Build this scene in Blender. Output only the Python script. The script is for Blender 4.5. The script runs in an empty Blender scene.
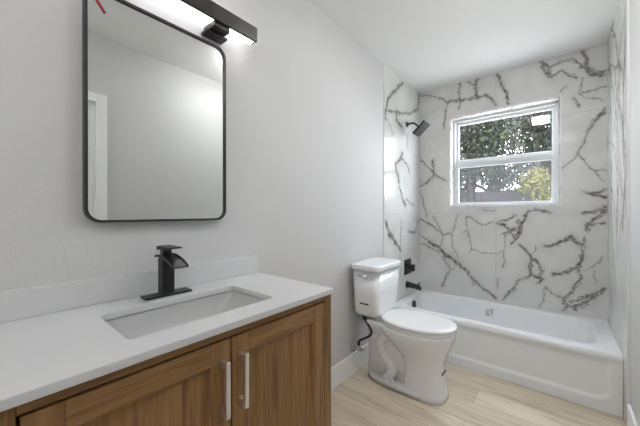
import bpy, bmesh, math, random
import numpy as np
from mathutils import Vector, Matrix, noise

S = bpy.context.scene
COL = S.collection

# ------------------------------------------------------------------ camera
cam_data = bpy.data.cameras.new('camera')
cam_data.sensor_width = 36.0
cam_data.lens = 287.4254 / 640.0 * 36.0
cam_data.clip_start = 0.02
cam = bpy.data.objects.new('camera', cam_data)
COL.objects.link(cam)
cam.location = (1.1576, 0.005, 1.167)
cam.rotation_euler = (math.radians(90 - 0.0539), math.radians(0.09), math.radians(39.8253))
S.camera = cam

# ------------------------------------------------------------------ world, exposure
SKY_STRENGTH = 15.5
VANITY_EMIT = 3.2
CEIL_EMIT, NEAR_FILL_EMIT, REAR_FILL_EMIT = 38.0, 20.0, 34.0  # ceiling lamp, then the two added fill lamps
w = bpy.data.worlds.new('sky'); S.world = w; w.use_nodes = True
wn = w.node_tree.nodes; wl = w.node_tree.links
wn.clear()
wo = wn.new('ShaderNodeOutputWorld'); wb = wn.new('ShaderNodeBackground')
wb.inputs['Color'].default_value = (0.88, 0.945, 1.0, 1); wb.inputs['Strength'].default_value = SKY_STRENGTH
wl.new(wb.outputs[0], wo.inputs[0])
pl = bpy.data.lights.new('window_portal', 'AREA'); pl.shape = 'RECTANGLE'; pl.size = 0.84; pl.size_y = 0.88
pl.cycles.is_portal = True
po = bpy.data.objects.new('window_portal', pl); COL.objects.link(po)
po.location = (0.737, 3.24, 1.668); po.rotation_euler = (math.radians(-90), 0, 0)
S.view_settings.view_transform = 'Standard'
S.view_settings.look = 'None'
S.view_settings.gamma = 1.0
S.view_settings.use_curve_mapping = False
S.view_settings.exposure = 0.28

# ------------------------------------------------------------------ materials
def mat(name, color=(.8, .8, .8), rough=.5, metal=0., spec=.5, coat=0.):
    m = bpy.data.materials.new(name); m.use_nodes = True
    b = m.node_tree.nodes['Principled BSDF']
    b.inputs['Base Color'].default_value = (*color, 1)
    b.inputs['Roughness'].default_value = rough
    b.inputs['Metallic'].default_value = metal
    b.inputs['Specular IOR Level'].default_value = spec
    b.inputs['Coat Weight'].default_value = coat
    return m, m.node_tree.nodes, m.node_tree.links, b

def ramp(nodes, stops):
    r = nodes.new('ShaderNodeValToRGB')
    e = r.color_ramp.elements
    while len(e) < len(stops): e.new(.5)
    for el, (p, c) in zip(e, stops):
        el.position = p; el.color = (*c, 1)
    return r

def add_bump(nodes, links, b, src, strength, dist=.002):
    bp = nodes.new('ShaderNodeBump'); bp.inputs['Strength'].default_value = strength
    bp.inputs['Distance'].default_value = dist
    links.new(src, bp.inputs['Height']); links.new(bp.outputs[0], b.inputs['Normal'])

def painted(name, color, bump=.25, scale=140, rough=.6):
    m, n, l, b = mat(name, color, rough, spec=.25)
    g = n.new('ShaderNodeNewGeometry'); t = n.new('ShaderNodeTexNoise')
    t.inputs['Scale'].default_value = scale; t.inputs['Detail'].default_value = 3
    l.new(g.outputs['Position'], t.inputs['Vector'])
    add_bump(n, l, b, t.outputs['Fac'], bump, .003)
    return m

M = {}
M['wall'] = painted('orange_peel_wall_paint', (.63, .633, .637), .35, 90)
M['ceiling'] = painted('ceiling_paint', (.93, .93, .93), .12, 160)
M['trim'] = mat('white_trim_paint', (.93, .935, .94), .35)[0]
M['porcelain'] = mat('white_porcelain', (.895, .915, .94), .08, coat=.3)[0]
M['acrylic'] = mat('white_tub_enamel', (.895, .915, .94), .16)[0]
M['seat'] = mat('white_seat_plastic', (.86, .865, .87), .2)[0]
M['quartz'] = mat('white_quartz', (.66, .667, .675), .28)[0]
M['sink'] = mat('white_sink_ceramic', (.93, .935, .94), .1)[0]
M['black'] = mat('matte_black_metal', (.012, .012, .013), .38, .0, .45)[0]
M['black_frame'] = mat('mirror_frame_black', (.02, .02, .02), .45)[0]
M['bronze'] = mat('dark_bronze_metal', (.045, .04, .042), .4, .3)[0]
M['nickel'] = mat('brushed_nickel', (.82, .80, .77), .36, 1.)[0]
M['chrome'] = mat('chrome', (.8, .8, .82), .08, 1.)[0]
M['rubber'] = mat('black_hose', (.015, .015, .016), .5)[0]
M['mirror'] = mat('mirror_glass', (.83, .845, .83), .0, 1.)[0]
M['red'] = mat('red_tape', (.28, .015, .025), .35)[0]
M['pink'] = mat('pale_red_tape', (.72, .35, .38), .35)[0]
M['vinyl'] = mat('white_window_vinyl', (.70, .715, .745), .4)[0]
M['print'] = mat('black_print', (.02, .02, .02), .6)[0]
M['paper'] = mat('sticker_paper', (.74, .74, .75), .5)[0]
M['greypaper'] = mat('grey_print', (.50, .48, .50), .5)[0]
M['silver'] = mat('white_metal_edge', (.85, .85, .87), .25)[0]
M['dark'] = mat('dark_gap', (.02, .018, .016), .8)[0]

def emissive(name, color, s):
    m = bpy.data.materials.new(name); m.use_nodes = True
    n = m.node_tree.nodes; n.clear()
    o = n.new('ShaderNodeOutputMaterial'); e = n.new('ShaderNodeEmission')
    e.inputs['Color'].default_value = (*color, 1); e.inputs['Strength'].default_value = s
    m.node_tree.links.new(e.outputs[0], o.inputs[0])
    return m
M['lamp'] = emissive('vanity_lamp_glow', (1., .965, .97), VANITY_EMIT)
M['added_fill_near'] = emissive('added_near_fill_glow', (1., .985, .965), NEAR_FILL_EMIT)  # added fill lamp by the door, evens out the room's brightness
M['added_fill_rear'] = emissive('added_rear_fill_glow', (1., .985, .965), REAR_FILL_EMIT)  # unseen rear fill lamp, added to lift the apron and toilet base
M['ceil_lamp'] = emissive('ceiling_lamp_glow', (1., .985, .965), CEIL_EMIT)

def sheet(name, fac, color, kind):
    """thin see-through sheet: transparent mixed with a share of another shader"""
    m = bpy.data.materials.new(name); m.use_nodes = True
    n = m.node_tree.nodes; l = m.node_tree.links; n.clear()
    o = n.new('ShaderNodeOutputMaterial'); mx = n.new('ShaderNodeMixShader'); t = n.new('ShaderNodeBsdfTransparent')
    s = n.new('ShaderNodeBsdfGlossy' if kind == 'glossy' else 'ShaderNodeBsdfTranslucent' if kind == 'translucent' else 'ShaderNodeBsdfDiffuse')
    s.inputs['Color'].default_value = (*color, 1)
    if kind == 'glossy': s.inputs['Roughness'].default_value = .02
    mx.inputs[0].default_value = fac
    l.new(t.outputs[0], mx.inputs[1]); l.new(s.outputs[0], mx.inputs[2]); l.new(mx.outputs[0], o.inputs[0])
    return m
M['glass'] = sheet('window_glass', .045, (.9, .9, .9), 'glossy')
M['screen'] = sheet('insect_screen_mesh', .2, (.05, .05, .055), 'translucent')

def wood(name, axis):
    m, n, l, b = mat(name, (.2, .1, .04), .42, spec=.35)
    g = n.new('ShaderNodeNewGeometry'); mp = n.new('ShaderNodeMapping')
    sc = [21, 21, 21]; sc[axis] = 1.5
    mp.inputs['Scale'].default_value = sc
    mp.inputs['Location'].default_value = (3.1, 1.7 * axis, .4)
    l.new(g.outputs['Position'], mp.inputs['Vector'])
    t = n.new('ShaderNodeTexNoise'); t.inputs['Scale'].default_value = 1.0; t.inputs['Detail'].default_value = 6
    t.inputs['Roughness'].default_value = .62; t.inputs['Distortion'].default_value = 1.6
    l.new(mp.outputs[0], t.inputs['Vector'])
    r = ramp(n, [(.25, (.16, .078, .027)), (.42, (.255, .136, .051)), (.58, (.32, .178, .07)), (.8, (.41, .24, .105))])
    l.new(t.outputs['Fac'], r.inputs[0])
    mp2 = n.new('ShaderNodeMapping'); sc2 = [150, 150, 150]; sc2[axis] = 5
    mp2.inputs['Scale'].default_value = sc2
    l.new(g.outputs['Position'], mp2.inputs['Vector'])
    t2 = n.new('ShaderNodeTexNoise'); t2.inputs['Scale'].default_value = 1.; t2.inputs['Detail'].default_value = 3
    l.new(mp2.outputs[0], t2.inputs['Vector'])
    r2 = ramp(n, [(.35, (.55, .5, .48)), (.55, (1, 1, 1))])
    l.new(t2.outputs['Fac'], r2.inputs[0])
    mx = n.new('ShaderNodeMixRGB'); mx.blend_type = 'MULTIPLY'; mx.inputs[0].default_value = .55
    l.new(r.outputs[0], mx.inputs[1]); l.new(r2.outputs[0], mx.inputs[2])
    l.new(mx.outputs[0], b.inputs['Base Color'])
    add_bump(n, l, b, t2.outputs['Fac'], .15, .001)
    return m
M['wood_v'] = wood('walnut_vertical_grain', 2)
M['wood_h'] = wood('walnut_horizontal_grain', 1)

def floor_mat():
    m, n, l, b = mat('light_oak_planks', (.6, .5, .4), .34, spec=.4)
    g = n.new('ShaderNodeNewGeometry')
    br = n.new('ShaderNodeTexBrick'); br.offset = .37; br.inputs['Scale'].default_value = 1.
    br.inputs['Brick Width'].default_value = 1.2; br.inputs['Row Height'].default_value = .18
    br.inputs['Mortar Size'].default_value = .0012; br.inputs['Mortar Smooth'].default_value = .2
    br.inputs['Bias'].default_value = 0
    br.inputs['Color1'].default_value = (.66, .575, .455, 1); br.inputs['Color2'].default_value = (.82, .735, .61, 1)
    br.inputs['Mortar'].default_value = (.42, .34, .25, 1)
    mpb = n.new('ShaderNodeMapping'); mpb.inputs['Location'].default_value = (.45, .03, 0)
    l.new(g.outputs['Position'], mpb.inputs['Vector']); l.new(mpb.outputs[0], br.inputs['Vector'])
    mp = n.new('ShaderNodeMapping'); mp.inputs['Scale'].default_value = (2.2, 26, 1)
    l.new(g.outputs['Position'], mp.inputs['Vector'])
    t = n.new('ShaderNodeTexNoise'); t.inputs['Scale'].default_value = 1; t.inputs['Detail'].default_value = 6
    t.inputs['Distortion'].default_value = 1.2
    l.new(mp.outputs[0], t.inputs['Vector'])
    r = ramp(n, [(.3, (.72, .68, .62)), (.5, (.95, .94, .92)), (.7, (1.08, 1.07, 1.06))])
    l.new(t.outputs['Fac'], r.inputs[0])
    mx = n.new('ShaderNodeMixRGB'); mx.blend_type = 'MULTIPLY'; mx.inputs[0].default_value = 1
    l.new(br.outputs['Color'], mx.inputs[1]); l.new(r.outputs[0], mx.inputs[2])
    l.new(mx.outputs[0], b.inputs['Base Color'])
    return m
M['floor'] = floor_mat()

def marble_mat(name, procedural):
    m, n, l, b = mat(name, (.74, .73, .71), .14, spec=.38)
    g = n.new('ShaderNodeNewGeometry')
    t = n.new('ShaderNodeTexNoise'); t.inputs['Scale'].default_value = 38; t.inputs['Detail'].default_value = 5
    l.new(g.outputs['Position'], t.inputs['Vector'])
    if procedural:
        v = n.new('ShaderNodeTexNoise'); v.inputs['Scale'].default_value = 5; v.inputs['Detail'].default_value = 5
        v.inputs['Distortion'].default_value = 1.5
        l.new(g.outputs['Position'], v.inputs['Vector'])
        rr = ramp(n, [(.46, (0, 0, 0)), (.5, (.8, .8, .8)), (.54, (0, 0, 0))])
        l.new(v.outputs['Fac'], rr.inputs[0]); vein = rr.outputs[0]
    else:
        a = n.new('ShaderNodeAttribute'); a.attribute_name = 'vein'; vein = a.outputs['Fac']
    brk = ramp(n, [(.32, (.45, .45, .45)), (.6, (1, 1, 1))])
    l.new(t.outputs['Fac'], brk.inputs[0])
    mul = n.new('ShaderNodeMath'); mul.operation = 'MULTIPLY'; mul.use_clamp = True
    l.new(vein, mul.inputs[0]); l.new(brk.outputs[0], mul.inputs[1])
    cloud = n.new('ShaderNodeTexNoise'); cloud.inputs['Scale'].default_value = 3.2; cloud.inputs['Detail'].default_value = 4
    cloud.inputs['Distortion'].default_value = .8
    l.new(g.outputs['Position'], cloud.inputs['Vector'])
    base = ramp(n, [(.3, MARB[0]), (.65, MARB[1])])
    l.new(cloud.outputs['Fac'], base.inputs[0])
    mix = n.new('ShaderNodeMixRGB'); mix.inputs[2].default_value = (.125, .112, .095, 1)
    l.new(mul.outputs[0], mix.inputs[0]); l.new(base.outputs[0], mix.inputs[1])
    last = mix.outputs[0]
    if not procedural:
        a2 = n.new('ShaderNodeAttribute'); a2.attribute_name = 'grout'
        m2 = n.new('ShaderNodeMixRGB'); m2.inputs[2].default_value = (.56, .55, .53, 1)
        l.new(a2.outputs['Fac'], m2.inputs[0]); l.new(last, m2.inputs[1]); last = m2.outputs[0]
    l.new(last, b.inputs['Base Color'])
    return m
MARB = ((.64, .64, .63), (.755, .755, .745))
M['marble'] = marble_mat('white_marble_tile', False)
M['marble_edge'] = marble_mat('white_marble_edge', True)

# ------------------------------------------------------------------ mesh helpers
def finish(name, bm, m, parent=None, smooth=False, bevel=0., seg=2, kind=None):
    me = bpy.data.meshes.new(name)
    bmesh.ops.recalc_face_normals(bm, faces=bm.faces)
    off = parent_off(parent)
    for v in bm.verts: v.co -= off
    bm.to_mesh(me); bm.free()
    o = bpy.data.objects.new(name, me); COL.objects.link(o)
    for x in (m if isinstance(m, (list, tuple)) else [m]): me.materials.append(x)
    if parent: o.parent = parent
    if bevel:
        b = o.modifiers.new('bevel', 'BEVEL'); b.width = bevel; b.segments = seg; b.limit_method = 'ANGLE'
        b.angle_limit = math.radians(40)
    if smooth or bevel:
        for p in me.polygons: p.use_smooth = True
        if smooth == 'auto' or (bevel and not smooth):
            e = o.modifiers.new('weighted', 'WEIGHTED_NORMAL'); e.keep_sharp = True
    if kind: o['kind'] = kind
    return o

def parent_off(p):
    v = Vector((0, 0, 0))
    while p is not None:
        v = v + p.location; p = p.parent
    return v

def tag(o, label, cat, group=None):
    o['label'] = label; o['category'] = cat
    if group: o['group'] = group
    return o

def thing(name, loc, label, cat, group=None):
    o = bpy.data.objects.new(name, None); COL.objects.link(o); o.location = loc; o.empty_display_size = .05
    return tag(o, label, cat, group)

def box(bm, x0, x1, y0, y1, z0, z1, mi=0):
    vs = [bm.verts.new(c) for c in ((x0, y0, z0), (x1, y0, z0), (x1, y1, z0), (x0, y1, z0), (x0, y0, z1), (x1, y0, z1), (x1, y1, z1), (x0, y1, z1))]
    for f in ((3, 2, 1, 0), (4, 5, 6, 7), (0, 1, 5, 4), (1, 2, 6, 5), (2, 3, 7, 6), (3, 0, 4, 7)):
        bm.faces.new([vs[i] for i in f]).material_index = mi

def bx(name, dims, m, parent=None, bevel=0., kind=None, seg=2):
    bm = bmesh.new(); box(bm, *dims)
    return finish(name, bm, m, parent, bevel=bevel, kind=kind, seg=seg)

def loft(bm, rings, cap0=True, cap1=True):
    prev = None
    for r in rings:
        cur = [bm.verts.new(p) for p in r]
        if prev:
            n = len(cur)
            for i in range(n): bm.faces.new((prev[i], prev[(i + 1) % n], cur[(i + 1) % n], cur[i]))
        elif cap0: bm.faces.new(cur[::-1])
        prev = cur
    if cap1: bm.faces.new(prev)

def egg(x0, x1, cy, hw, z, e=2.3, n=48, split=.5):
    """ring from x0 to x1; split = where the widest place lies"""
    cx = x0 + (x1 - x0) * split; out = []
    for i in range(n):
        t = 2 * math.pi * i / n; c, s = math.cos(t), math.sin(t)
        a = (x1 - cx) if c > 0 else (cx - x0)
        out.append((cx + a * math.copysign(abs(c) ** (2 / e), c), cy + hw * math.copysign(abs(s) ** (2 / e), s), z))
    return out

def rrect(x0, x1, y0, y1, z, r, k=5):
    out = []
    for cx, cy, a0 in ((x1 - r, y1 - r, 0), (x0 + r, y1 - r, 90), (x0 + r, y0 + r, 180), (x1 - r, y0 + r, 270)):
        for i in range(k + 1):
            a = math.radians(a0 + 90 * i / k)
            out.append((cx + r * math.cos(a), cy + r * math.sin(a), z))
    return out

def tube(bm, pts, rad, n=12):
    pts = [Vector(p) for p in pts]
    rads = rad if isinstance(rad, (list, tuple)) else [rad] * len(pts)
    up = None; rings = []
    for i, p in enumerate(pts):
        d = (pts[min(i + 1, len(pts) - 1)] - pts[max(i - 1, 0)]).normalized()
        if up is None: up = d.orthogonal().normalized()
        up = (up - d * up.dot(d)).normalized(); sd = d.cross(up)
        rings.append([p + (up * math.cos(a) + sd * math.sin(a)) * rads[i] for a in (2 * math.pi * k / n for k in range(n))])
    loft(bm, rings)

def smooth_path(pts, k=6):
    P = [Vector(p) for p in pts]; out = []
    for i in range(len(P) - 1):
        a, b, c, d = P[max(i - 1, 0)], P[i], P[i + 1], P[min(i + 2, len(P) - 1)]
        for j in range(k):
            t = j / k
            out.append(.5 * ((2 * b) + (c - a) * t + (2 * a - 5 * b + 4 * c - d) * t * t + (3 * b - a - 3 * c + d) * t ** 3))
    out.append(P[-1]); return out

def plate_with_hole(bm, outer, inner, z0, z1):
    """slab whose top has a hole: outer and inner are rings (x, y)"""
    def fill(z):
        lo = [bm.verts.new((p[0], p[1], z)) for p in outer]; li = [bm.verts.new((p[0], p[1], z)) for p in inner]
        es = [bm.edges.new((q[i], q[(i + 1) % len(q)])) for q in (lo, li) for i in range(len(q))]
        bmesh.ops.triangle_fill(bm, edges=es, use_beauty=True)
        return lo, li
    a, ai = fill(z1); b, bi = fill(z0)
    for u, v in ((a, b), (ai, bi)):
        for i in range(len(u)):
            j = (i + 1) % len(u); bm.faces.new((u[i], u[j], v[j], v[i]))

def cyl(bm, c, axis, r, h, n=24, r2=None):
    """cylinder from c along axis ('x','y','z') for h"""
    a = 'xyz'.index(axis); p = Vector(c); d = Vector((0, 0, 0)); d[a] = h
    q = p + d
    o = [i for i in range(3) if i != a]; rings = []
    for base, rr in ((p, r), (q, r if r2 is None else r2)):
        ring = []
        for k in range(n):
            v = base.copy(); v[o[0]] += rr * math.cos(2 * math.pi * k / n); v[o[1]] += rr * math.sin(2 * math.pi * k / n)
            ring.append(v)
        rings.append(ring)
    loft(bm, rings)

# ------------------------------------------------------------------ the room shell
W, YB, H, YF = 1.434, 3.05, 2.44, -1.6
FX = W + .012                       # drywall face of the right wall
bx('floor', (-.12, FX + .12, YF - .12, YB + .13, -.1, 0), M['floor'], kind='structure')
bx('ceiling', (-.12, FX + .12, YF - .12, YB + .24, H, H + .1), M['ceiling'], kind='structure')
wall_left = bx('wall_left', (-.12, 0, YF - .12, YB + .24, 0, H), M['wall'], kind='structure')
wall_front = bx('wall_front', (0, FX, YF - .12, YF, 0, H), M['wall'], kind='structure')
bm = bmesh.new()
DY0, DY1, DZ = -.24, .565, 1.965      # door opening in the right wall, beside the camera
box(bm, FX, FX + .12, YF - .12, DY0, 0, H); box(bm, FX, FX + .12, DY1, YB + .24, 0, H); box(bm, FX, FX + .12, DY0, DY1, DZ, H)
wall_right = finish('wall_right', bm, M['wall'], kind='structure')
WX0, WX1, WZ0, WZ1 = .313, 1.161, 1.226, 2.11
YG = 3.168                          # window recess depth
bm = bmesh.new()
for d in ((0, WX0, 0, H), (WX1, FX, 0, H), (WX0, WX1, 0, WZ0), (WX0, WX1, WZ1, H)):
    box(bm, d[0], d[1], YB + .012, YB + .24, d[2], d[3])
wall_back = finish('wall_back', bm, M['wall'], kind='structure')

# door in the right wall (seen in the mirror)
door = bpy.data.objects.new('door_1', None); COL.objects.link(door); door['kind'] = 'structure'; door.location = (FX, DY0, 0)
bm = bmesh.new()
for y0, y1, z0, z1 in ((DY0 - .06, DY0 + .004, 0, DZ + .06), (DY1 - .004, DY1 + .06, 0, DZ + .06), (DY0 + .004, DY1 - .004, DZ - .004, DZ + .06)):
    box(bm, FX - .016, FX - .0005, y0, y1, z0, z1)
finish('door_casing', bm, M['trim'], door, bevel=.003)
slab = bx('door_slab', (FX + .01, FX + .045, DY0 + .004, DY1 - .004, .008, DZ - .004), M['trim'], door)
bm = bmesh.new(); cyl(bm, (FX - .035, DY0 + .07, .95), 'x', .012, .045); cyl(bm, (FX - .06, DY0 + .07, .95), 'x', .026, .026)
finish('door_handle', bm, M['black'], slab, smooth=True)

def baseboard(name, a, b, x0, x1, top=.15):
    bm = bmesh.new(); box(bm, x0, x1, a, b, 0, top)
    return finish(name, bm, M['trim'], None, bevel=.004, kind='structure')
baseboard('baseboard_left', .897, 2.25, .0004, .014)
baseboard('baseboard_right', DY1 + .061, 2.225, FX - .014, FX - .0004)
baseboard('baseboard_right_front', YF, DY0 - .061, FX - .014, FX - .0004)

# ---- marble tile, its veins as world-size polylines (u along the wall, z up)
def polydist(u, z, lines):
    """strength 0..1 of the veins at the points (u, z)"""
    def warp(ph, k):
        wu = u + k * (.005 * np.sin(z * 41 + u * 17 + ph) + .003 * np.sin(z * 97 - u * 71 + 1.3 + 2 * ph) + .0012 * np.sin(u * 230 + z * 190 + ph))
        wz = z + k * (.005 * np.sin(u * 39 - z * 21 + .7 + ph) + .003 * np.sin(u * 103 + z * 59 + 3 * ph) + .0012 * np.sin(z * 210 - u * 180 + 2 + ph))
        return wu, wz
    mod = .6 + .4 * np.sin(u * 31 + 2.1 * np.sin(z * 25)) * np.sin(z * 35 + 1.7 * np.sin(u * 27))
    best = np.zeros_like(u)
    passes = [(1., 1., .3, lines), (2.1, .36, .14, [q for q in lines if q[0] >= .9])]
    for i, (k, ws, hs_, sel) in enumerate(passes):
        wu, wz = warp(i * 2.3, k)
        for wgt, pts in sel:
            dmin = np.full_like(u, 9.)
            for (ax, az), (bx_, bz) in zip(pts[:-1], pts[1:]):
                dx, dz = bx_ - ax, bz - az; L = dx * dx + dz * dz + 1e-9
                t = np.clip(((wu - ax) * dx + (wz - az) * dz) / L, 0, 1)
                dmin = np.minimum(dmin, np.hypot(wu - ax - t * dx, wz - az - t * dz))
            wd = (.0078 * ws * wgt ** 1.4) * (.4 + 1.1 * (mod if i % 2 == 0 else 1.2 - mod))
            core = np.clip(1.5 - dmin / wd, 0, 1) * min(1., .45 + .42 * wgt)
            halo = hs_ * wgt * np.exp(-dmin / (.02 * wgt))
            best = np.maximum(best, np.maximum(core, halo))
    return best

def tile_grid(name, us, zs, to3d, lines, ju, jz, parent, hole=None):
    U, Z = np.meshgrid(us, zs); nu, nz = len(us), len(zs)
    u, z = U.ravel(), Z.ravel()
    vein = polydist(u, z, lines)
    g = np.zeros_like(u)
    for j in ju(z) if callable(ju) else [np.full_like(u, q) for q in ju]: g = np.maximum(g, (np.abs(u - j) < .0021) * 1.)
    for j in jz: g = np.maximum(g, (np.abs(z - j) < .0021) * 1.)
    co = to3d(u, z) - np.array(parent_off(parent))[None, :]
    idx = np.arange(nu * nz).reshape(nz, nu)
    q = np.stack([idx[:-1, :-1], idx[:-1, 1:], idx[1:, 1:], idx[1:, :-1]], -1).reshape(-1, 4)
    if hole:
        cu = (U[:-1, :-1] + U[1:, 1:]).ravel() / 2; cz = (Z[:-1, :-1] + Z[1:, 1:]).ravel() / 2
        q = q[~((cu > hole[0]) & (cu < hole[1]) & (cz > hole[2]) & (cz < hole[3]))]
    me = bpy.data.meshes.new(name)
    me.vertices.add(len(u)); me.vertices.foreach_set('co', co.ravel().astype(np.float32))
    me.loops.add(q.size); me.loops.foreach_set('vertex_index', q.ravel().astype(np.int32))
    me.polygons.add(len(q)); me.polygons.foreach_set('loop_start', np.arange(0, q.size, 4, dtype=np.int32))
    me.update(calc_edges=True)
    for nm, val in (('vein', vein), ('grout', g)):
        at = me.attributes.new(nm, 'FLOAT', 'POINT'); at.data.foreach_set('value', val.astype(np.float32))
    me.materials.append(M['marble'])
    o = bpy.data.objects.new(name, me); COL.objects.link(o); o.parent = parent
    return o

def steps(cuts, h):
    out = [cuts[0]]
    for a, b in zip(cuts[:-1], cuts[1:]):
        n = max(1, int(round((b - a) / h))); out += list(np.linspace(a, b, n + 1)[1:])
    return np.array(out)

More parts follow.
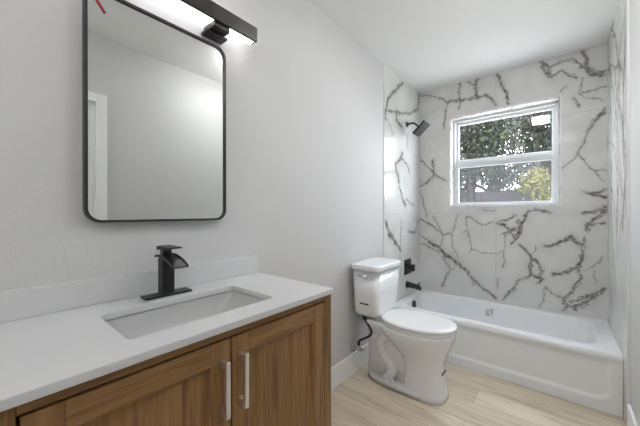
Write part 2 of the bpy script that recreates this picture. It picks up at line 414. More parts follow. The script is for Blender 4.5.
VB= [(1.0, [(0.012, 1.092), (0.082, 1.068), (0.155, 1.021), (0.214, 0.975), (0.249, 0.941), (0.316, 0.956)]),
      (0.8, [(0.143, 1.13), (0.179, 1.07), (0.225, 0.999), (0.244, 0.893), (0.226, 0.82)]),
      (0.7, [(0.392, 1.144), (0.371, 1.086), (0.349, 1.004), (0.327, 0.921), (0.339, 0.828), (0.382, 0.739)]),
      (1.5, [(0.107, 0.86), (0.203, 0.806), (0.272, 0.74), (0.361, 0.686), (0.457, 0.61)]),
      (0.8, [(0.02, 0.929), (0.107, 0.86)]),
      (1.1, [(0.457, 0.61), (0.519, 0.528), (0.608, 0.453), (0.712, 0.386)]),
      (0.8, [(0.013, 0.841), (0.107, 0.81), (0.203, 0.757)]),
      (0.9, [(0.249, 0.726), (0.283, 0.646), (0.317, 0.608), (0.272, 0.515), (0.238, 0.414)]),
      (0.7, [(0.317, 0.608), (0.356, 0.62)]),
      (0.6, [(0.462, 1.145), (0.471, 0.997), (0.497, 0.92), (0.508, 0.808), (0.487, 0.783)]),
      (0.6, [(0.508, 0.808), (0.607, 0.794), (0.721, 0.783), (0.766, 0.819)]),
      (0.6, [(0.414, 0.972), (0.456, 0.985), (0.487, 0.93)]),
      (0.8, [(0.476, 1.134), (0.548, 1.079), (0.617, 1.047), (0.683, 1.082)]),
      (0.8, [(0.488, 0.614), (0.508, 0.526), (0.529, 0.462)]),
      (1.0, [(0.767, 0.386), (0.811, 0.447), (0.856, 0.496)]),
      (0.7, [(0.793, 1.011), (0.775, 0.862), (0.772, 0.735), (0.766, 0.671)]),
      (0.8, [(0.721, 0.558), (0.731, 0.474)]),
      (1.4, [(0.72, 1.072), (0.775, 1.052), (0.81, 1.011), (0.855, 1.023)]),
      (1.0, [(0.739, 1.093), (0.81, 1.105), (0.855, 1.137)]),
      (0.7, [(0.607, 1.19), (0.702, 1.183)]),
      (1.0, [(0.757, 0.967), (0.802, 0.99), (0.845, 0.971)]),
      (1.3, [(0.819, 0.988), (0.86, 0.94), (0.901, 1.016), (0.88, 1.09)]),
      (1.2, [(0.95, 1.176), (0.911, 1.09), (0.881, 1.016), (0.86, 0.928), (0.829, 0.889)]),
      (1.0, [(0.95, 1.176), (0.999, 1.193), (1.092, 1.164)]),
      (1.2, [(0.891, 0.881), (0.941, 0.836), (0.971, 0.778), (0.961, 0.681), (0.971, 0.634), (1.038, 0.608), (1.019, 0.569)]),
      (1.1, [(0.971, 0.778), (1.009, 0.746), (1.047, 0.68), (1.028, 0.618)]),
      (0.9, [(0.82, 0.449), (0.871, 0.558), (0.942, 0.61), (0.971, 0.634)]),
      (1.3, [(1.056, 0.881), (1.111, 0.897), (1.182, 0.937), (1.225, 0.951), (1.267, 0.92), (1.303, 0.912)]),
      (1.2, [(1.173, 0.936), (1.225, 0.98), (1.242, 0.941)]),
      (1.3, [(1.296, 0.834), (1.292, 0.811), (1.267, 0.731), (1.2, 0.689), (1.12, 0.655)]),
      (0.9, [(1.303, 0.967), (1.296, 0.878), (1.295, 0.823)]),
      (1.0, [(1.267, 0.731), (1.284, 0.656), (1.251, 0.573), (1.2, 0.485), (1.183, 0.447)]),
      (0.8, [(1.066, 0.541), (1.112, 0.503), (1.174, 0.468)]),
      (0.7, [(1.066, 0.541), (1.048, 0.432), (1.029, 0.381)]),
      (1.1, [(1.183, 0.447), (1.226, 0.411), (1.268, 0.431), (1.317, 0.474), (1.364, 0.516), (1.418, 0.59)]),
      (1.0, [(1.2, 0.417), (1.174, 0.377)]),
      (1.0, [(1.226, 0.456), (1.276, 0.477), (1.364, 0.538)]),
      (1.0, [(1.251, 0.394), (1.317, 0.463)]),
      (0.6, [(1.284, 0.7), (1.324, 0.716), (1.418, 0.835)]),
      (0.6, [(1.364, 0.721), (1.364, 0.624)]),
      (1.0, [(1.417, 1.208), (1.379, 1.176), (1.307, 1.16)]),
      (0.9, [(1.417, 1.091), (1.363, 1.078), (1.315, 1.055)]),
      (1.0, [(1.394, 1.144), (1.315, 1.066), (1.324, 1.023)]),
      (0.7, [(0.999, 0.889), (1.009, 0.854), (0.971, 0.802)]),
      (0.9, [(0.024, 2.415), (0.144, 2.377), (0.242, 2.319), (0.29, 2.274), (0.268, 2.153), (0.256, 2.023)]),
      (1.2, [(0.29, 2.28), (0.397, 2.27), (0.542, 2.25), (0.624, 2.26), (0.691, 2.197), (0.709, 2.148)]),
      (1.0, [(0.412, 2.443), (0.397, 2.351), (0.412, 2.266), (0.397, 2.19)]),
      (1.3, [(0.556, 2.427), (0.542, 2.343), (0.556, 2.262)]),
      (0.9, [(0.485, 2.422), (0.542, 2.375)]),
      (1.2, [(0.716, 2.43), (0.754, 2.33), (0.792, 2.231), (0.805, 2.14)]),
      (1.1, [(1.036, 2.428), (1.09, 2.37), (1.101, 2.285), (1.069, 2.336), (1.047, 2.397)]),
      (0.9, [(1.09, 2.37), (1.163, 2.386), (1.233, 2.384), (1.291, 2.318), (1.329, 2.268), (1.42, 2.214)]),
      (1.0, [(1.101, 2.285), (1.173, 2.316), (1.204, 2.281), (1.263, 2.229)]),
      (1.2, [(1.297, 2.439), (1.319, 2.36), (1.31, 2.299), (1.347, 2.224), (1.42, 2.232)]),
      (0.7, [(1.291, 2.215), (1.282, 2.102), (1.32, 2.054), (1.411, 2.018)]),
      (0.8, [(1.301, 2.11), (1.375, 2.103), (1.42, 2.115)]),
      (0.8, [(1.204, 2.188), (1.174, 2.157)]),
      (0.9, [(1.243, 2.073), (1.273, 2.001)]),
      (1.1, [(1.42, 1.942), (1.384, 1.9), (1.357, 1.868), (1.339, 1.821)]),
      (1.3, [(1.291, 2.313), (1.338, 2.272), (1.411, 2.2)]),
      (0.8, [(1.419, 1.924), (1.369, 1.865), (1.326, 1.791), (1.291, 1.689), (1.268, 1.621), (1.228, 1.577), (1.176, 1.526)]),
      (0.8, [(1.268, 1.621), (1.318, 1.543), (1.37, 1.479), (1.42, 1.486)]),
      (1.1, [(1.419, 1.913), (1.369, 1.877)]),
      (1.1, [(1.304, 1.323), (1.37, 1.315), (1.423, 1.336)]),
      (1.2, [(1.353, 1.311), (1.423, 1.279)]),
      (1.0, [(1.292, 1.163), (1.353, 1.163), (1.423, 1.193)]),
      (1.0, [(1.423, 1.175), (1.387, 1.128)]),
      (0.6, [(1.37, 1.479), (1.411, 1.406)]),
      (0.9, [(0.022, 1.73), (0.102, 1.641), (0.15, 1.573), (0.226, 1.519), (0.265, 1.492)]),
      (1.1, [(0.143, 1.716), (0.156, 1.619), (0.15, 1.541), (0.087, 1.482), (0.006, 1.438)]),
      (0.8, [(0.006, 1.405), (0.039, 1.307), (0.071, 1.177), (0.081, 1.113)]),
      (0.7, [(0.015, 1.779), (0.005, 1.748)]),
      (0.8, [(-0.011, 1.554), (0.016, 1.503)])]
VL= [(1.0, [(2.605, 2.4), (2.453, 2.275), (2.313, 2.168), (2.271, 2.046), (2.261, 1.971)]),
      (0.8, [(2.271, 2.046), (2.483, 2.091), (2.544, 2.095), (2.809, 2.165), (2.995, 2.259), (3.034, 2.435)]),
      (1.0, [(2.483, 2.091), (2.484, 2.014), (2.607, 1.978)]),
      (0.6, [(2.261, 1.995), (2.369, 1.923), (2.397, 1.867)]),
      (0.5, [(2.74, 1.938), (2.706, 1.808)]),
      (1.0, [(2.608, 1.737), (2.577, 1.679), (2.456, 1.61), (2.486, 1.536)]),
      (0.7, [(2.577, 1.692), (2.707, 1.643), (2.776, 1.567)]),
      (0.9, [(2.51, 1.515), (2.544, 1.404), (2.612, 1.293), (2.683, 1.236)]),
      (1.0, [(2.269, 1.097), (2.327, 0.976), (2.481, 0.869)]),
      (0.6, [(2.683, 1.296), (2.873, 1.24)]),
      (0.7, [(2.758, 0.981), (2.914, 0.957), (2.997, 1.082)]),
      (0.5, [(2.579, 1.09), (2.547, 0.721)]),
      (0.8, [(2.269, 1.058), (2.58, 0.803)])]
rnd = random.Random(5)
VR = []
for i in range(26):                 # right wall: long steep veins
    y, z = rnd.uniform(2.25, 3.05), rnd.uniform(.3, 2.4); l = [(y, z)]
    a = rnd.uniform(.9, 1.9)
    for k in range(rnd.randint(3, 6)):
        a += rnd.uniform(-.5, .5); y += .16 * math.cos(a); z += .16 * math.sin(a); l.append((y, z))
    VR.append((rnd.uniform(.6, 1.3), l))
JZ = (1.155, 1.955)
tile_grid('tile_panel', steps([0.0, WX0, .71, WX1, W], .0042), steps([.3, WZ0, WZ1, H], .0042),
          lambda u, z: np.stack([u, np.full_like(u, YB), z], 1), VB, [.71], JZ, wall_back, (WX0, WX1, WZ0, WZ1))
TY = 2.245
tile_grid('tile_panel', steps([TY, YB], .005), steps([0., H], .005),
          lambda u, z: np.stack([np.full_like(u, .008), u, z], 1), [(w_ * 1.5, p_) for w_, p_ in VL], [], JZ, wall_left)
tile_grid('tile_panel', steps([TY, YB], .005), steps([0., H], .005),
          lambda u, z: np.stack([np.full_like(u, W), u, z], 1), VR, [], JZ, wall_right)
bx('tile_edge', (.0003, .0078, TY - .003, TY, 0, H), M['silver'], wall_left)
bx('tile_edge', (W + .0002, FX - .0003, TY - .003, TY, 0, H), M['silver'], wall_right)
# marble lining of the window recess
bm = bmesh.new()
box(bm, WX0 - .0005, WX0 + .006, YB + .0005, YG + .06, WZ0, WZ1); box(bm, WX1 - .006, WX1 + .0005, YB + .0005, YG + .06, WZ0, WZ1)
box(bm, WX0 + .006, WX1 - .006, YB + .0005, YG + .06, WZ0 - .0005, WZ0 + .006); box(bm, WX0 + .006, WX1 - .006, YB + .0005, YG + .06, WZ1 - .006, WZ1 + .0005)
finish('trim_1', bm, M['marble_edge'], kind='structure')
bm = bmesh.new()
e = .006
for d in ((WX0 - e, WX0, WZ0 - e, WZ1 + e), (WX1, WX1 + e, WZ0 - e, WZ1 + e), (WX0, WX1, WZ0 - e, WZ0), (WX0, WX1, WZ1, WZ1 + e)):
    box(bm, d[0], d[1], YB - .003, YB - .0003, d[2], d[3])
finish('trim_2', bm, M['silver'], kind='structure')

# ---- window: single-hung vinyl
win = bpy.data.objects.new('window_1', None); COL.objects.link(win); win['kind'] = 'structure'; win.location = (.737, YG, WZ0)
def frame(name, x0, x1, z0, z1, wl_, wr, wb_, wt, y0, y1, m, parent, bevel=.003):
    bm = bmesh.new()
    box(bm, x0, x0 + wl_, y0, y1, z0, z1); box(bm, x1 - wr, x1, y0, y1, z0, z1)
    box(bm, x0 + wl_, x1 - wr, y0, y1, z0, z0 + wb_); box(bm, x0 + wl_, x1 - wr, y0, y1, z1 - wt, z1)
    return finish(name, bm, m, parent, bevel=bevel)
frame('window_frame', WX0 + .006, WX1 - .006, WZ0 + .006, WZ1 - .006, .022, .022, .012, .022, YG - .022, YG + .05, M['vinyl'], win)
us = frame('upper_sash', WX0 + .028, WX1 - .028, 1.655, WZ1 - .028, .026, .026, .045, .028, YG + .012, YG + .04, M['vinyl'], win)
bx('glass_pane', (WX0 + .05, WX1 - .05, YG + .024, YG + .027, 1.69, WZ1 - .05), M['glass'], us)
ls = frame('lower_sash', WX0 + .028, WX1 - .028, WZ0 + .018, 1.672, .028, .028, .022, .055, YG - .016, YG + .0105, M['vinyl'], win)
bx('glass_pane', (WX0 + .05, WX1 - .05, YG - .004, YG - .001, WZ0 + .035, 1.63), M['glass'], ls)
bm = bmesh.new(); box(bm, .70, .775, YG - .026, YG - .016, 1.652, 1.66)
finish('sash_lock', bm, M['vinyl'], ls, bevel=.002)
bx('insect_screen', (WX0 + .03, WX1 - .03, YG + .046, YG + .0465, WZ0 + .02, 1.66), M['screen'], win)

# ------------------------------------------------------------------ vanity
cab = thing('vanity_cabinet', (.24, .447, 0), 'brown wooden two-door vanity cabinet under the white countertop', 'cabinet')
CX = .458                           # face frame front; doors stand on it
bm = bmesh.new()
box(bm, .012, CX - .02, .008, .026, .0, .855); box(bm, .012, CX - .02, .870, .8915, .0, .855)
box(bm, .012, .03, .026, .870, .1, .855); box(bm, .03, CX - .02, .026, .870, .1, .118); box(bm, CX - .08, CX - .062, .026, .870, 0, .1)
finish('body', bm, M['wood_v'], cab)
bm = bmesh.new()
box(bm, CX - .02, CX + .016, .008, .047, 0, .855); box(bm, CX - .02, CX + .016, .8525, .8915, 0, .855)
box(bm, CX - .02, CX + .016, .047, .8525, .834, .855, 1); box(bm, CX - .02, CX + .016, .047, .8525, .1, .125, 1)
finish('face_frame', bm, [M['wood_v'], M['wood_h']], cab, bevel=.0015)
def door_leaf(y0, y1, hy):
    z0, z1, s = .128, .829, .056
    bm = bmesh.new()
    box(bm, CX + .0005, CX + .0175, y0, y0 + s, z0, z1); box(bm, CX + .0005, CX + .0175, y1 - s, y1, z0, z1)
    box(bm, CX + .0005, CX + .0175, y0 + s, y1 - s, z1 - s, z1, 1); box(bm, CX + .0005, CX + .0175, y0 + s, y1 - s, z0, z0 + s, 1)
    d = finish('door', bm, [M['wood_v'], M['wood_h']], cab, bevel=.002)
    # sunken panel with a sloped moulding round it
    bm = bmesh.new()
    a = [(CX + .0135, y0 + s, z0 + s), (CX + .0135, y1 - s, z0 + s), (CX + .0135, y1 - s, z1 - s), (CX + .0135, y0 + s, z1 - s)]
    q = .012
    b_ = [(CX + .006, y0 + s + q, z0 + s + q), (CX + .006, y1 - s - q, z0 + s + q), (CX + .006, y1 - s - q, z1 - s - q), (CX + .006, y0 + s + q, z1 - s - q)]
    loft(bm, [[(CX + .001, p[1], p[2]) for p in a], a, b_])
    finish('panel', bm, M['wood_v'], d)
    bm = bmesh.new(); xx = CX + .0175
    for z in (.65, .773): box(bm, xx, xx + .026, hy - .0075, hy + .0075, z - .0105, z + .0105)
    box(bm, xx + .022, xx + .034, hy - .0065, hy + .0065, .638, .785)
    finish('handle', bm, M['nickel'], d, bevel=.0025)
door_leaf(.0515, .4455, .4185)
door_leaf(.4495, .8475, .4755)

top = thing('countertop', (.24, .447, .856), 'white quartz countertop with sink cutout on the wooden vanity', 'countertop')
SX0, SX1, SY0, SY1 = .146, .399, .230, .668
hole = rrect(SX0, SX1, SY0, SY1, 0, .014)
bm = bmesh.new()
plate_with_hole(bm, [(.0005, 0), (.487, 0), (.487, .894), (.0005, .894)], hole, .8555, .875)
finish('slab', bm, M['quartz'], top, bevel=.002)
bx('backsplash', (.0005, .02, 0, .894, .8755, .957), M['quartz'], top, bevel=.002)
snk = thing('sink', (.27, .443, .72), 'white rectangular undermount sink set into the countertop', 'sink')
bm = bmesh.new()
R_ = lambda x0, x1, y0, y1, z, r: rrect(x0, x1, y0, y1, z, r, 5)
loft(bm, [R_(SX0 - .02, SX1 + .02, SY0 - .02, SY1 + .02, .8545, .03), R_(SX0 - .004, SX1 + .004, SY0 - .004, SY1 + .004, .8545, .024),
          R_(SX0 - .002, SX1 + .0, SY0 + .0, SY1 - .004, .845, .024), R_(SX0 + .012, SX1 - .014, SY0 + .04, SY1 - .075, .79, .03),
          R_(SX0 + .03, SX1 - .03, SY0 + .07, SY1 - .105, .772, .03), R_(.262, .282, .433, .453, .766, .009)], cap0=False, cap1=True)
bmesh.ops.solidify(bm, geom=bm.faces[:], thickness=-.006)
finish('basin', bm, M['sink'], snk, smooth=True)
bm = bmesh.new(); cyl(bm, (.272, .443, .7665), 'z', .022, .003); finish('drain', bm, M['black'], snk, smooth=True)

fau = thing('faucet', (.085, .45, .8755), 'matte black waterfall faucet on the white countertop behind the sink', 'faucet')
bx('base_plate', (.052, .106, .367, .523, .8755, .8825), M['black'], fau, bevel=.002)
bx('body', (.057, .1, .421, .462, .8827, 1.008), M['black'], fau, bevel=.003)
bm = bmesh.new(); prof = []
for i in range(17):                 # curved open spout
    t = i / 16; x = .047 + .143 * t; z = 1.0085 + .004 * math.sin(min(1, t * 2) * math.pi) - .05 * max(0, t - .42) ** 1.8 * 1.35
    prof.append((x, z))
rings = []
for x, z in prof:
    y0, y1 = .4145, .4685
    rings.append([(x, y0, z + .009), (x, y0 + .003, z + .009), (x, y0 + .003, z + .004), (x, y1 - .003, z + .004), (x, y1 - .003, z + .009), (x, y1, z + .009), (x, y1, z), (x, y0, z)])
loft(bm, rings); finish('spout', bm, M['black'], fau)
bm = bmesh.new()
box(bm, .06, .09, .428, .456, 1.0135, 1.036)
loft(bm, [[(.05, .419, 1.036), (.05, .464, 1.036), (.05, .464, 1.05), (.05, .419, 1.05)], [(.1, .419, 1.039), (.1, .464, 1.039), (.1, .464, 1.05), (.1, .419, 1.05)], [(.155, .42, 1.045), (.155, .463, 1.045), (.155, .463, 1.0495), (.155, .42, 1.0495)]])
finish('handle', bm, M['black'], fau, bevel=.0012)

# ---- mirror
mir = thing('mirror', (.0, .4685, 1.14), 'black-framed rounded rectangular mirror on the wall above the sink', 'mirror')
MY0, MY1, MZ0, MZ1 = .222, .713, 1.136, 1.886
def yzring(y0, y1, z0, z1, x, r): return [(x, p[0], p[1]) for p in [(q[0], q[1]) for q in rrect(y0, y1, z0, z1, 0, r, 8)]]
bm = bmesh.new()
loft(bm, [yzring(MY0, MY1, MZ0, MZ1, .0006, .045), yzring(MY0, MY1, MZ0, MZ1, .03, .045), yzring(MY0 + .008, MY1 - .008, MZ0 + .008, MZ1 - .008, .03, .038),
          yzring(MY0 + .008, MY1 - .008, MZ0 + .008, MZ1 - .008, .0206, .038)], cap1=False)
finish('frame', bm, M['black_frame'], mir)
bm = bmesh.new(); loft(bm, [yzring(MY0 + .0083, MY1 - .0083, MZ0 + .0083, MZ1 - .0083, .0185, .038), yzring(MY0 + .0083, MY1 - .0083, MZ0 + .0083, MZ1 - .0083, .0226, .038)])
finish('glass', bm, M['mirror'], mir)
bm = bmesh.new()
d1 = Vector((0, .271 - .245, 1.813 - 1.85)); n1 = Vector((0, d1.z, -d1.y)).normalized() * .0038
A0 = Vector((.0229, .250, 1.853)); A1 = A0 + d1
loft(bm, [[A0 - n1, A0 + n1, A0 + n1 + Vector((.002, 0, 0)), A0 - n1 + Vector((.002, 0, 0))], [A1 - n1, A1 + n1, A1 + n1 + Vector((.002, 0, 0)), A1 - n1 + Vector((.002, 0, 0))]])
tag(finish('tape_strip', bm, M['red']), 'small red strip stuck to the top left corner of the mirror', 'tape')

# ---- vanity light bar
vl = thing('vanity_light', (.05, .47, 1.975), 'dark bronze bar light glowing on the wall above the mirror', 'light')
BY0, BY1 = .11, .83
bm = bmesh.new()
box(bm, .088, .1, BY0, BY1, 1.945, 2.009); box(bm, .058, .088, BY0, BY0 + .006, 1.949, 2.009); box(bm, .058, .088, BY1 - .006, BY1, 1.949, 2.009)
finish('front_cover', bm, M['bronze'], vl, bevel=.002)
bx('diffuser', (.05, .0875, BY0 + .007, BY1 - .007, 1.95, 2.004), M['lamp'], vl)
for y in (.28, .66):
    bm = bmesh.new(); box(bm, .0006, .087, y - .036, y + .036, 1.926, 1.9495); box(bm, .0006, .05, y - .048, y + .048, 1.914, 1.9255)
    finish('bracket', bm, M['bronze'], vl, bevel=.003)

# ------------------------------------------------------------------ toilet
TC = 1.88
toi = thing('toilet', (.33, TC, 0), 'white two-piece toilet with closed lid standing by the bathtub', 'toilet')
bm = bmesh.new()
loft(bm, [egg(x0, x1, TC, hw, z, e, split=sp) for z, x0, x1, hw, e, sp in (
    (.001, .345, .622, .118, 2.9, .45), (.035, .35, .618, .114, 2.9, .45), (.1, .355, .606, .106, 2.9, .45), (.18, .355, .6, .103, 2.8, .45), (.235, .335, .605, .112, 2.6, .45), (.285, .28, .624, .136, 2.4, .48),
    (.33, .22, .645, .160, 2.3, .5), (.37, .18, .66, .176, 2.25, .5), (.40, .165, .668, .184, 2.25, .5), (.414, .165, .669, .185, 2.25, .5), (.418, .17, .664, .18, 2.25, .5))])
bowl = finish('bowl', bm, M['porcelain'], toi, smooth=True)
bm = bmesh.new()                    # foot, recessed trapway wall and rear deck
loft(bm, [egg(.085, .60, TC, hw, z, 3.2, split=.55) for z, hw in ((.0012, .124), (.03, .122), (.045, .114))])
loft(bm, [rrect(.1, .40, TC - hw, TC + hw, z, .03) for z, hw in ((.03, .084), (.2, .08), (.36, .09))])
loft(bm, [rrect(x0, x1, TC - hw, TC + hw, z, .03) for z, x0, x1, hw in ((.30, .1, .30, .075), (.345, .12, .32, .10), (.385, .115, .33, .125), (.418, .11, .33, .138), (.4185, .10, .20, .10), (.448, .09, .185, .08))])
finish('base', bm, M['porcelain'], bowl, smooth='auto')
for s in (-1, 1):
    bm = bmesh.new()
    P = smooth_path([(.375, TC + s * .072, .27), (.33, TC + s * .078, .325), (.25, TC + s * .08, .325), (.205, TC + s * .082, .27), (.235, TC + s * .082, .20), (.285, TC + s * .082, .145), (.285, TC + s * .082, .09), (.25, TC + s * .082, .04)])
    tube(bm, P, .034, 16); finish('trapway', bm, M['porcelain'], bowl, smooth=True)
    bm = bmesh.new(); loft(bm, [egg(.288, .312, TC + s * .107, .012, z, 2, 16) for z in (.04, .062)] + [egg(.293, .307, TC + s * .107, .007, .068, 2, 16)])
    finish('bolt_cap', bm, M['seat'], bowl, smooth=True)
bm = bmesh.new()
loft(bm, [egg(.2, .672 - q, TC, .183 - q, z, 2.2, split=.46) for z, q in ((.4185, .004), (.424, 0), (.434, 0), (.438, .004))])
seat = finish('seat', bm, M['seat'], toi, smooth=True)
for s in (-1, 1):
    bm = bmesh.new(); box(bm, .178, .218, TC + s * .075 - .02, TC + s * .075 + .02, .4182, .455); finish('hinge', bm, M['seat'], seat, bevel=.006)
bm = bmesh.new()
loft(bm, [egg(.192 + q, .674 - q, TC, .185 - q, z, 2.2, split=.46) for z, q in ((.4405, .006), (.444, 0), (.456, 0), (.461, .006), (.464, .03), (.466, .08), (.467, .15))])
finish('lid', bm, M['seat'], toi, smooth=True)
tank = None
bm = bmesh.new()
loft(bm, [rrect(x0, x1, TC - hw, TC + hw, z, r, 6) for z, x0, x1, hw, r in ((.449, .05, .19, .13, .04), (.456, .036, .212, .155, .045), (.475, .03, .22, .165, .045), (.6, .028, .23, .174, .045), (.771, .026, .238, .184, .045))])
tank = finish('tank', bm, M['porcelain'], toi, smooth='auto')
bm = bmesh.new()
loft(bm, [rrect(.018 + q, .25 - q, TC - .194 + q, TC + .194 - q, z, .05, 6) for z, q in ((.7712, .006), (.776, 0), (.80, 0), (.808, .004), (.812, .016))])
finish('tank_lid', bm, M['porcelain'], toi, smooth='auto')
bm = bmesh.new()
ys = TC - .183
tube(bm, [(.15, ys + .004, .733), (.15, ys - .014, .733)], .014, 16)
tube(bm, [(.155, ys - .013, .733), (.125, ys - .016, .737), (.095, ys - .016, .739)], [.007, .007, .006], 10)
finish('flush_lever', bm, M['chrome'], tank, smooth=True)
bx('sticker', (.096, .162, TC - .1732, TC - .1685, .538, .546), M['print'], tank)
bx('sticker', (.598, .606, TC - .04, TC + .03, .165, .172), M['print'], bowl)

# ---- supply stop and hose
sv = thing('supply_valve', (.0, 1.765, .18), 'chrome water supply valve with black hose on the wall beside the toilet tank', 'valve')
bm = bmesh.new(); cyl(bm, (.0006, 1.765, .19), 'x', .03, .006); cyl(bm, (.0066, 1.765, .19), 'x', .018, .006, r2=.01); finish('escutcheon', bm, M['chrome'], sv, smooth='auto')
bm = bmesh.new(); cyl(bm, (.0126, 1.765, .19), 'x', .009, .05); cyl(bm, (.05, 1.765, .18), 'z', .012, .04); cyl(bm, (.06, 1.765, .19), 'x', .012, .02)
finish('valve_body', bm, M['chrome'], sv, smooth='auto')
bm = bmesh.new(); loft(bm, [[(.08 + dx, 1.765 + .02 * math.cos(a), .19 + .012 * math.sin(a)) for a in (2 * math.pi * k / 16 for k in range(16))] for dx in (0, .012)])
finish('knob', bm, M['chrome'], sv, smooth='auto')
bm = bmesh.new()
tube(bm, smooth_path([(.05, 1.765, .22), (.052, 1.757, .24), (.07, 1.742, .262), (.117, 1.742, .294), (.158, 1.738, .325), (.168, 1.738, .356), (.142, 1.748, .385), (.108, 1.765, .405), (.1, 1.765, .425)]), .0075, 10)
cyl(bm, (.05, 1.765, .215), 'z', .011, .02, 12)
cyl(bm, (.1, 1.765, .415), 'z', .016, .033, 12)
finish('hose', bm, M['rubber'], sv, smooth='auto')

# ------------------------------------------------------------------ bathtub and its fittings
tub = thing('bathtub', (.72, 2.69, 0), 'white alcove bathtub below the window against marble tile', 'bathtub')
TX0, TX1, TY0, TY1, TZ = .0095, W - .0015, 2.335, YB - .0015, .352
bm = bmesh.new()
inner = rrect(TX0 + .055, TX1 - .07, TY0 + .085, TY1 - .05, 0, .15, 8)
outer = [(TX0, TY0 + .006), (TX1, TY0 + .006), (TX1, TY1), (TX0, TY1)]
lo = [bm.verts.new((*p, TZ)) for p in outer]; li = [bm.verts.new((p[0], p[1], TZ)) for p in inner]
bmesh.ops.triangle_fill(bm, edges=[bm.edges.new((q[i], q[(i + 1) % len(q)])) for q in (lo, li) for i in range(len(q))], use_beauty=True)
prev = li
for z, q, r in ((.345, .008, .1), (.33, .014, .1), (.2, .035, .1), (.11, .055, .1), (.075, .085, .1), (.06, .13, .09)):
    cur = [bm.verts.new(p) for p in rrect(TX0 + .055 + q, TX1 - .07 - q * 1.6, TY0 + .085 + q, TY1 - .05 - q, z, r, 8)]
    for i in range(len(cur)): bm.faces.new((prev[i], prev[(i + 1) % len(cur)], cur[(i + 1) % len(cur)], cur[i]))
    prev = cur
bm.faces.new(prev)
finish('basin', bm, M['acrylic'], tub, smooth='auto')
# apron: front skirt with a recessed panel and a rounded front lip
bm = bmesh.new(); nx, nz = 150, 60; grid = []
def sst(a, b, v): t = min(1, max(0, (v - a) / (b - a))); return t * t * (3 - 2 * t)
for j in range(nz + 1):
    z = .0015 + (TZ - .0015) * j / nz; row = []
    for i in range(nx + 1):
        x = TX0 + (TX1 - TX0) * i / nx
        cx, cz, hx, hz, r = (TX0 + TX1) / 2, .26, .655, .185, .06
        dx, dz = abs(x - cx) - hx + r, abs(z - cz) - hz + r
        sd = math.hypot(max(dx, 0), max(dz, 0)) + min(max(dx, dz), 0) - r
        y = TY0 + .006 + .012 * sst(.012, -.012, sd) * (1 - sst(.28, .325, z)) + .012 * (1 - z / TZ)
        tl = z - (TZ - .02)
        if tl > 0: y = y - .006 + (.02 - math.sqrt(max(0, .0004 - tl * tl))) * .6 
        else: y -= .006 * sst(-.03, 0, tl)
        row.append(bm.verts.new((x, y, z)))
    grid.append(row)
for j in range(nz):
    for i in range(nx): bm.faces.new((grid[j][i], grid[j][i + 1], grid[j + 1][i + 1], grid[j + 1][i]))
finish('apron', bm, M['acrylic'], tub, smooth=True)
bm = bmesh.new(); ov = [[(.0805 + dx, 2.69 + r * math.cos(a), .287 + r * math.sin(a)) for a in (2 * math.pi * k / 24 for k in range(24))] for dx, r in ((0, .04), (.012, .04), (.016, .034))]
loft(bm, ov); finish('overflow_cover', bm, M['black'], tub, smooth='auto')
st = bx('sticker', (.64, .705, 2.963, 2.9652, .232, .30), M['paper'], tub)
for d, mm in (((.644, .672, 2.9622, 2.963, .234, .262), 'greypaper'), ((.678, .704, 2.9622, 2.963, .293, .299), 'print'), ((.648, .67, 2.9622, 2.963, .27, .288), 'greypaper'), ((.684, .70, 2.9622, 2.963, .262, .286), 'greypaper')):
    bx('print', d, M[mm], st)

sh = thing('wall_shower', (.01, 2.71, 2.03), 'black square shower head on a short arm, high on the marble wall', 'shower')
bm = bmesh.new(); cyl(bm, (.0084, 2.715, 2.03), 'x', .027, .008); cyl(bm, (.0164, 2.715, 2.03), 'x', .02, .006, r2=.011); finish('flange', bm, M['black'], sh, smooth='auto')
bm = bmesh.new(); tube(bm, smooth_path([(.02, 2.715, 2.03), (.06, 2.713, 2.032), (.09, 2.71, 2.02), (.135, 2.705, 1.978)]), .0095, 12); finish('arm', bm, M['black'], sh, smooth=True)
ca, sa = math.cos(math.radians(42)), math.sin(math.radians(42))
def sq(t, h): # square ring in the tilted plane, t along its normal
    c = Vector((.158, 2.70, 1.955)) + Vector((sa, 0, -ca)) * t
    return [c + Vector((ca, 0, sa)) * a * h + Vector((0, 1, 0)) * b * h for a, b in ((-1, -1), (1, -1), (1, 1), (-1, 1))]
bm = bmesh.new(); loft(bm, [sq(-.028, .012), sq(-.012, .02), sq(-.0118, .073), sq(.006, .075), sq(.0075, .072)]); finish('spray_plate', bm, M['black'], sh, bevel=.002)
val = thing('shower_valve', (.01, 2.72, .64), 'black square tub valve plate with lever on marble wall above spout', 'valve')
bx('wall_plate', (.0084, .018, 2.645, 2.795, .565, .71), M['black'], val, bevel=.003)
bm = bmesh.new(); cyl(bm, (.018, 2.72, .64), 'x', .024, .04); box(bm, .058, .078, 2.695, 2.745, .60, .662); finish('lever', bm, M['black'], val, bevel=.003)
sp = thing('tub_spout', (.01, 2.71, .46), 'black tub spout with diverter knob on marble wall above the bathtub', 'spout')
bm = bmesh.new()
loft(bm, [[(x, 2.71 + w_ * math.cos(a), z + h_ * math.sin(a)) for a in (2 * math.pi * k / 20 for k in range(20))] for x, w_, z, h_ in ((.0084, .033, .465, .033), (.02, .033, .465, .033), (.028, .027, .464, .028), (.1, .025, .458, .024), (.135, .024, .45, .023), (.146, .02, .442, .018))])
finish('body', bm, M['black'], sp, smooth='auto')
bm = bmesh.new(); cyl(bm, (.126, 2.71, .47), 'z', .005, .022, 12); cyl(bm, (.126, 2.71, .49), 'z', .0085, .01, 12); finish('diverter_knob', bm, M['black'], sp, smooth='auto')

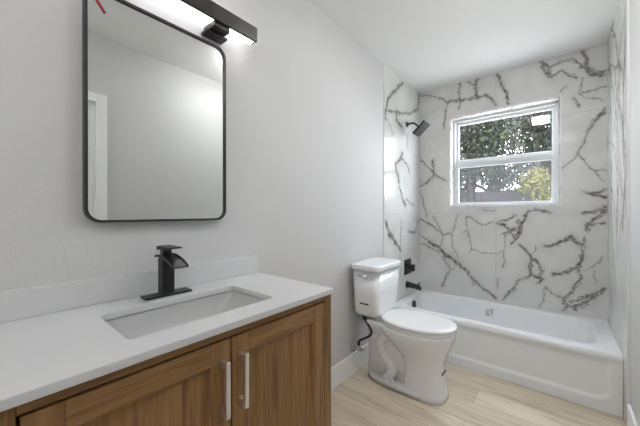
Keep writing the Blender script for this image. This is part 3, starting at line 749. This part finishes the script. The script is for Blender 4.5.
# ------------------------------------------------------------------ ceiling lamp out of view, plus two fill lamps added for even light
for LX, LY, hx, hy, mm, lab in ((.965, 1.52, .09, .12, 'ceil_lamp', 'square white flush ceiling light reflected in the upper window pane'),
                                (1.2, -.2, .1, .1, 'added_fill_near', 'added unseen square fill light on the ceiling close to the right wall by the door'),
                                (.75, -1.4, .1, .1, 'added_fill_rear', 'added unseen square fill light on the ceiling at the far end behind the camera')):
    cl = thing('ceiling_or_fill_light', (LX, LY, H), lab, 'light', 'square ceiling lights')
    bx('housing', (LX - hx - .025, LX + hx + .025, LY - hy - .025, LY + hy + .025, H - .012, H - .0005), M['trim'], cl, bevel=.003)
    bx('diffuser', (LX - hx, LX + hx, LY - hy, LY + hy, H - .062, H - .0125), M[mm], cl)

# ------------------------------------------------------------------ outside the window
def leaf_mat(name, c0, c1):
    m, n, l, b = mat(name, c0, .55, spec=.3)
    a = n.new('ShaderNodeAttribute'); a.attribute_name = 'tint'
    r = ramp(n, [(0, c0), (1, c1)]); l.new(a.outputs['Fac'], r.inputs[0]); l.new(r.outputs[0], b.inputs['Base Color'])
    return m
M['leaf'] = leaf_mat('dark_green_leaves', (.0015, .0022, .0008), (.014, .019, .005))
M['leaf_yellow'] = leaf_mat('yellow_green_leaves', (.018, .019, .003), (.15, .14, .02))
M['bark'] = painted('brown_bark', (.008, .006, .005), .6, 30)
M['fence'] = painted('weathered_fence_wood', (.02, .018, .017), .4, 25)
M['soil'] = painted('dry_ground', (.42, .405, .37), .5, 8)
M['stucco'] = painted('pale_stucco', (.05, .048, .042), .4, 60)
GZ = -.2
gb = bmesh.new(); box(gb, -14, 16, YB + .26, 24, GZ - .1, GZ); finish('ground', gb, M['soil'], kind='structure')
def tree(name, x, y, blobs, n, size, lm, label, cat, seed, trunk=.09, group=None, drop=.0):
    t = thing(name, (x, y, GZ), label, cat, group)
    rn = np.random.default_rng(seed)
    bm = bmesh.new(); top_z = max(b[2] for b in blobs)
    tube(bm, smooth_path([(x, y, GZ + .002), (x + .05, y, GZ + .9), (x - .04, y + .05, top_z * .6), (x, y, top_z)]), trunk, 10)
    for b in blobs:
        tube(bm, smooth_path([(x, y, max(GZ + .4, b[2] - .8)), ((x + b[0]) / 2, y, b[2] - .35), (b[0], b[1], b[2])]), trunk * .4, 8)
    finish('trunk', bm, M['bark'], t, smooth=True)
    vol = np.array([b[3] ** 2 for b in blobs]); pick = rn.choice(len(blobs), n, p=vol / vol.sum())
    d = rn.normal(size=(n, 3)); d /= np.linalg.norm(d, axis=1)[:, None]
    B = np.array(blobs)
    c = B[pick, :3] + d * (rn.random(n) ** .45)[:, None] * B[pick, 3][:, None] * np.array([1, .8, .9])
    c[:, 2] = np.maximum(c[:, 2], GZ + .1)
    a = rn.normal(size=(n, 3)); a /= np.linalg.norm(a, axis=1)[:, None]
    q = np.cross(a, rn.normal(size=(n, 3))); q /= np.linalg.norm(q, axis=1)[:, None]
    s = size * rn.uniform(.6, 1.3, n)[:, None]
    nn = np.cross(a, q) * s * .12
    v = np.stack([c - a * s, c + q * s * .42 + nn, c + a * s, c - q * s * .42 + nn], 1).reshape(-1, 3) - np.array(t.location)
    me = bpy.data.meshes.new('crown')
    me.vertices.add(4 * n); me.vertices.foreach_set('co', v.ravel().astype(np.float32))
    me.loops.add(4 * n); me.loops.foreach_set('vertex_index', np.arange(4 * n, dtype=np.int32))
    me.polygons.add(n); me.polygons.foreach_set('loop_start', np.arange(0, 4 * n, 4, dtype=np.int32))
    me.update(calc_edges=True)
    at = me.attributes.new('tint', 'FLOAT', 'POINT'); at.data.foreach_set('value', np.repeat(rn.random(n) ** 1.5, 4).astype(np.float32))
    me.materials.append(lm)
    o = bpy.data.objects.new('crown', me); COL.objects.link(o); o.parent = t
    return t
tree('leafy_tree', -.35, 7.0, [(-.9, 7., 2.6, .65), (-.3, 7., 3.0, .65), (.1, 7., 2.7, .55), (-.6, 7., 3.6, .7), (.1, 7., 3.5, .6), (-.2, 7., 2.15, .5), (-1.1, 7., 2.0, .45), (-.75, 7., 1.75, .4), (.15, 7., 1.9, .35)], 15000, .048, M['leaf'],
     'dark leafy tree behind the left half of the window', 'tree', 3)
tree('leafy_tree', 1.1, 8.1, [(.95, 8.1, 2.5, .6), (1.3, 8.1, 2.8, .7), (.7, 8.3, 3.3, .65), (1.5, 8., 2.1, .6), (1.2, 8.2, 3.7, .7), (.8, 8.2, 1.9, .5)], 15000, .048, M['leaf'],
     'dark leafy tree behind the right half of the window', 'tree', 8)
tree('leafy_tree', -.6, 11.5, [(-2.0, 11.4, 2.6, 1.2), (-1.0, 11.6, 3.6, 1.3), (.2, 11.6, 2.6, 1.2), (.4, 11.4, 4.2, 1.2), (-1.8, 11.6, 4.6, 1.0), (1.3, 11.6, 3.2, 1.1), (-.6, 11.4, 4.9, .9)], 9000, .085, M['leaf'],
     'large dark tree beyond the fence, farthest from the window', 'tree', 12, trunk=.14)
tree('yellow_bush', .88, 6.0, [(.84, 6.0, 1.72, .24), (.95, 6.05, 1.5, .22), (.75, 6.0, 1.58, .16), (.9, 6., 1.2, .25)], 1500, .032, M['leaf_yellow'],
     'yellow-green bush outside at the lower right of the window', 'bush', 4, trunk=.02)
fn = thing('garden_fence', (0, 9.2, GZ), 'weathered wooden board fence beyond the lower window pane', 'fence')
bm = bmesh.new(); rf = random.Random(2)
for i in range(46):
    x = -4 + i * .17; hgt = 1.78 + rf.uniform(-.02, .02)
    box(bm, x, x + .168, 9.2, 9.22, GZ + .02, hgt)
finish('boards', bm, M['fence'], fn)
bm = bmesh.new(); box(bm, -4, 3.8, 9.2205, 9.26, .2, .29); box(bm, -4, 3.8, 9.2205, 9.26, 1.2, 1.29); finish('rail', bm, M['fence'], fn)
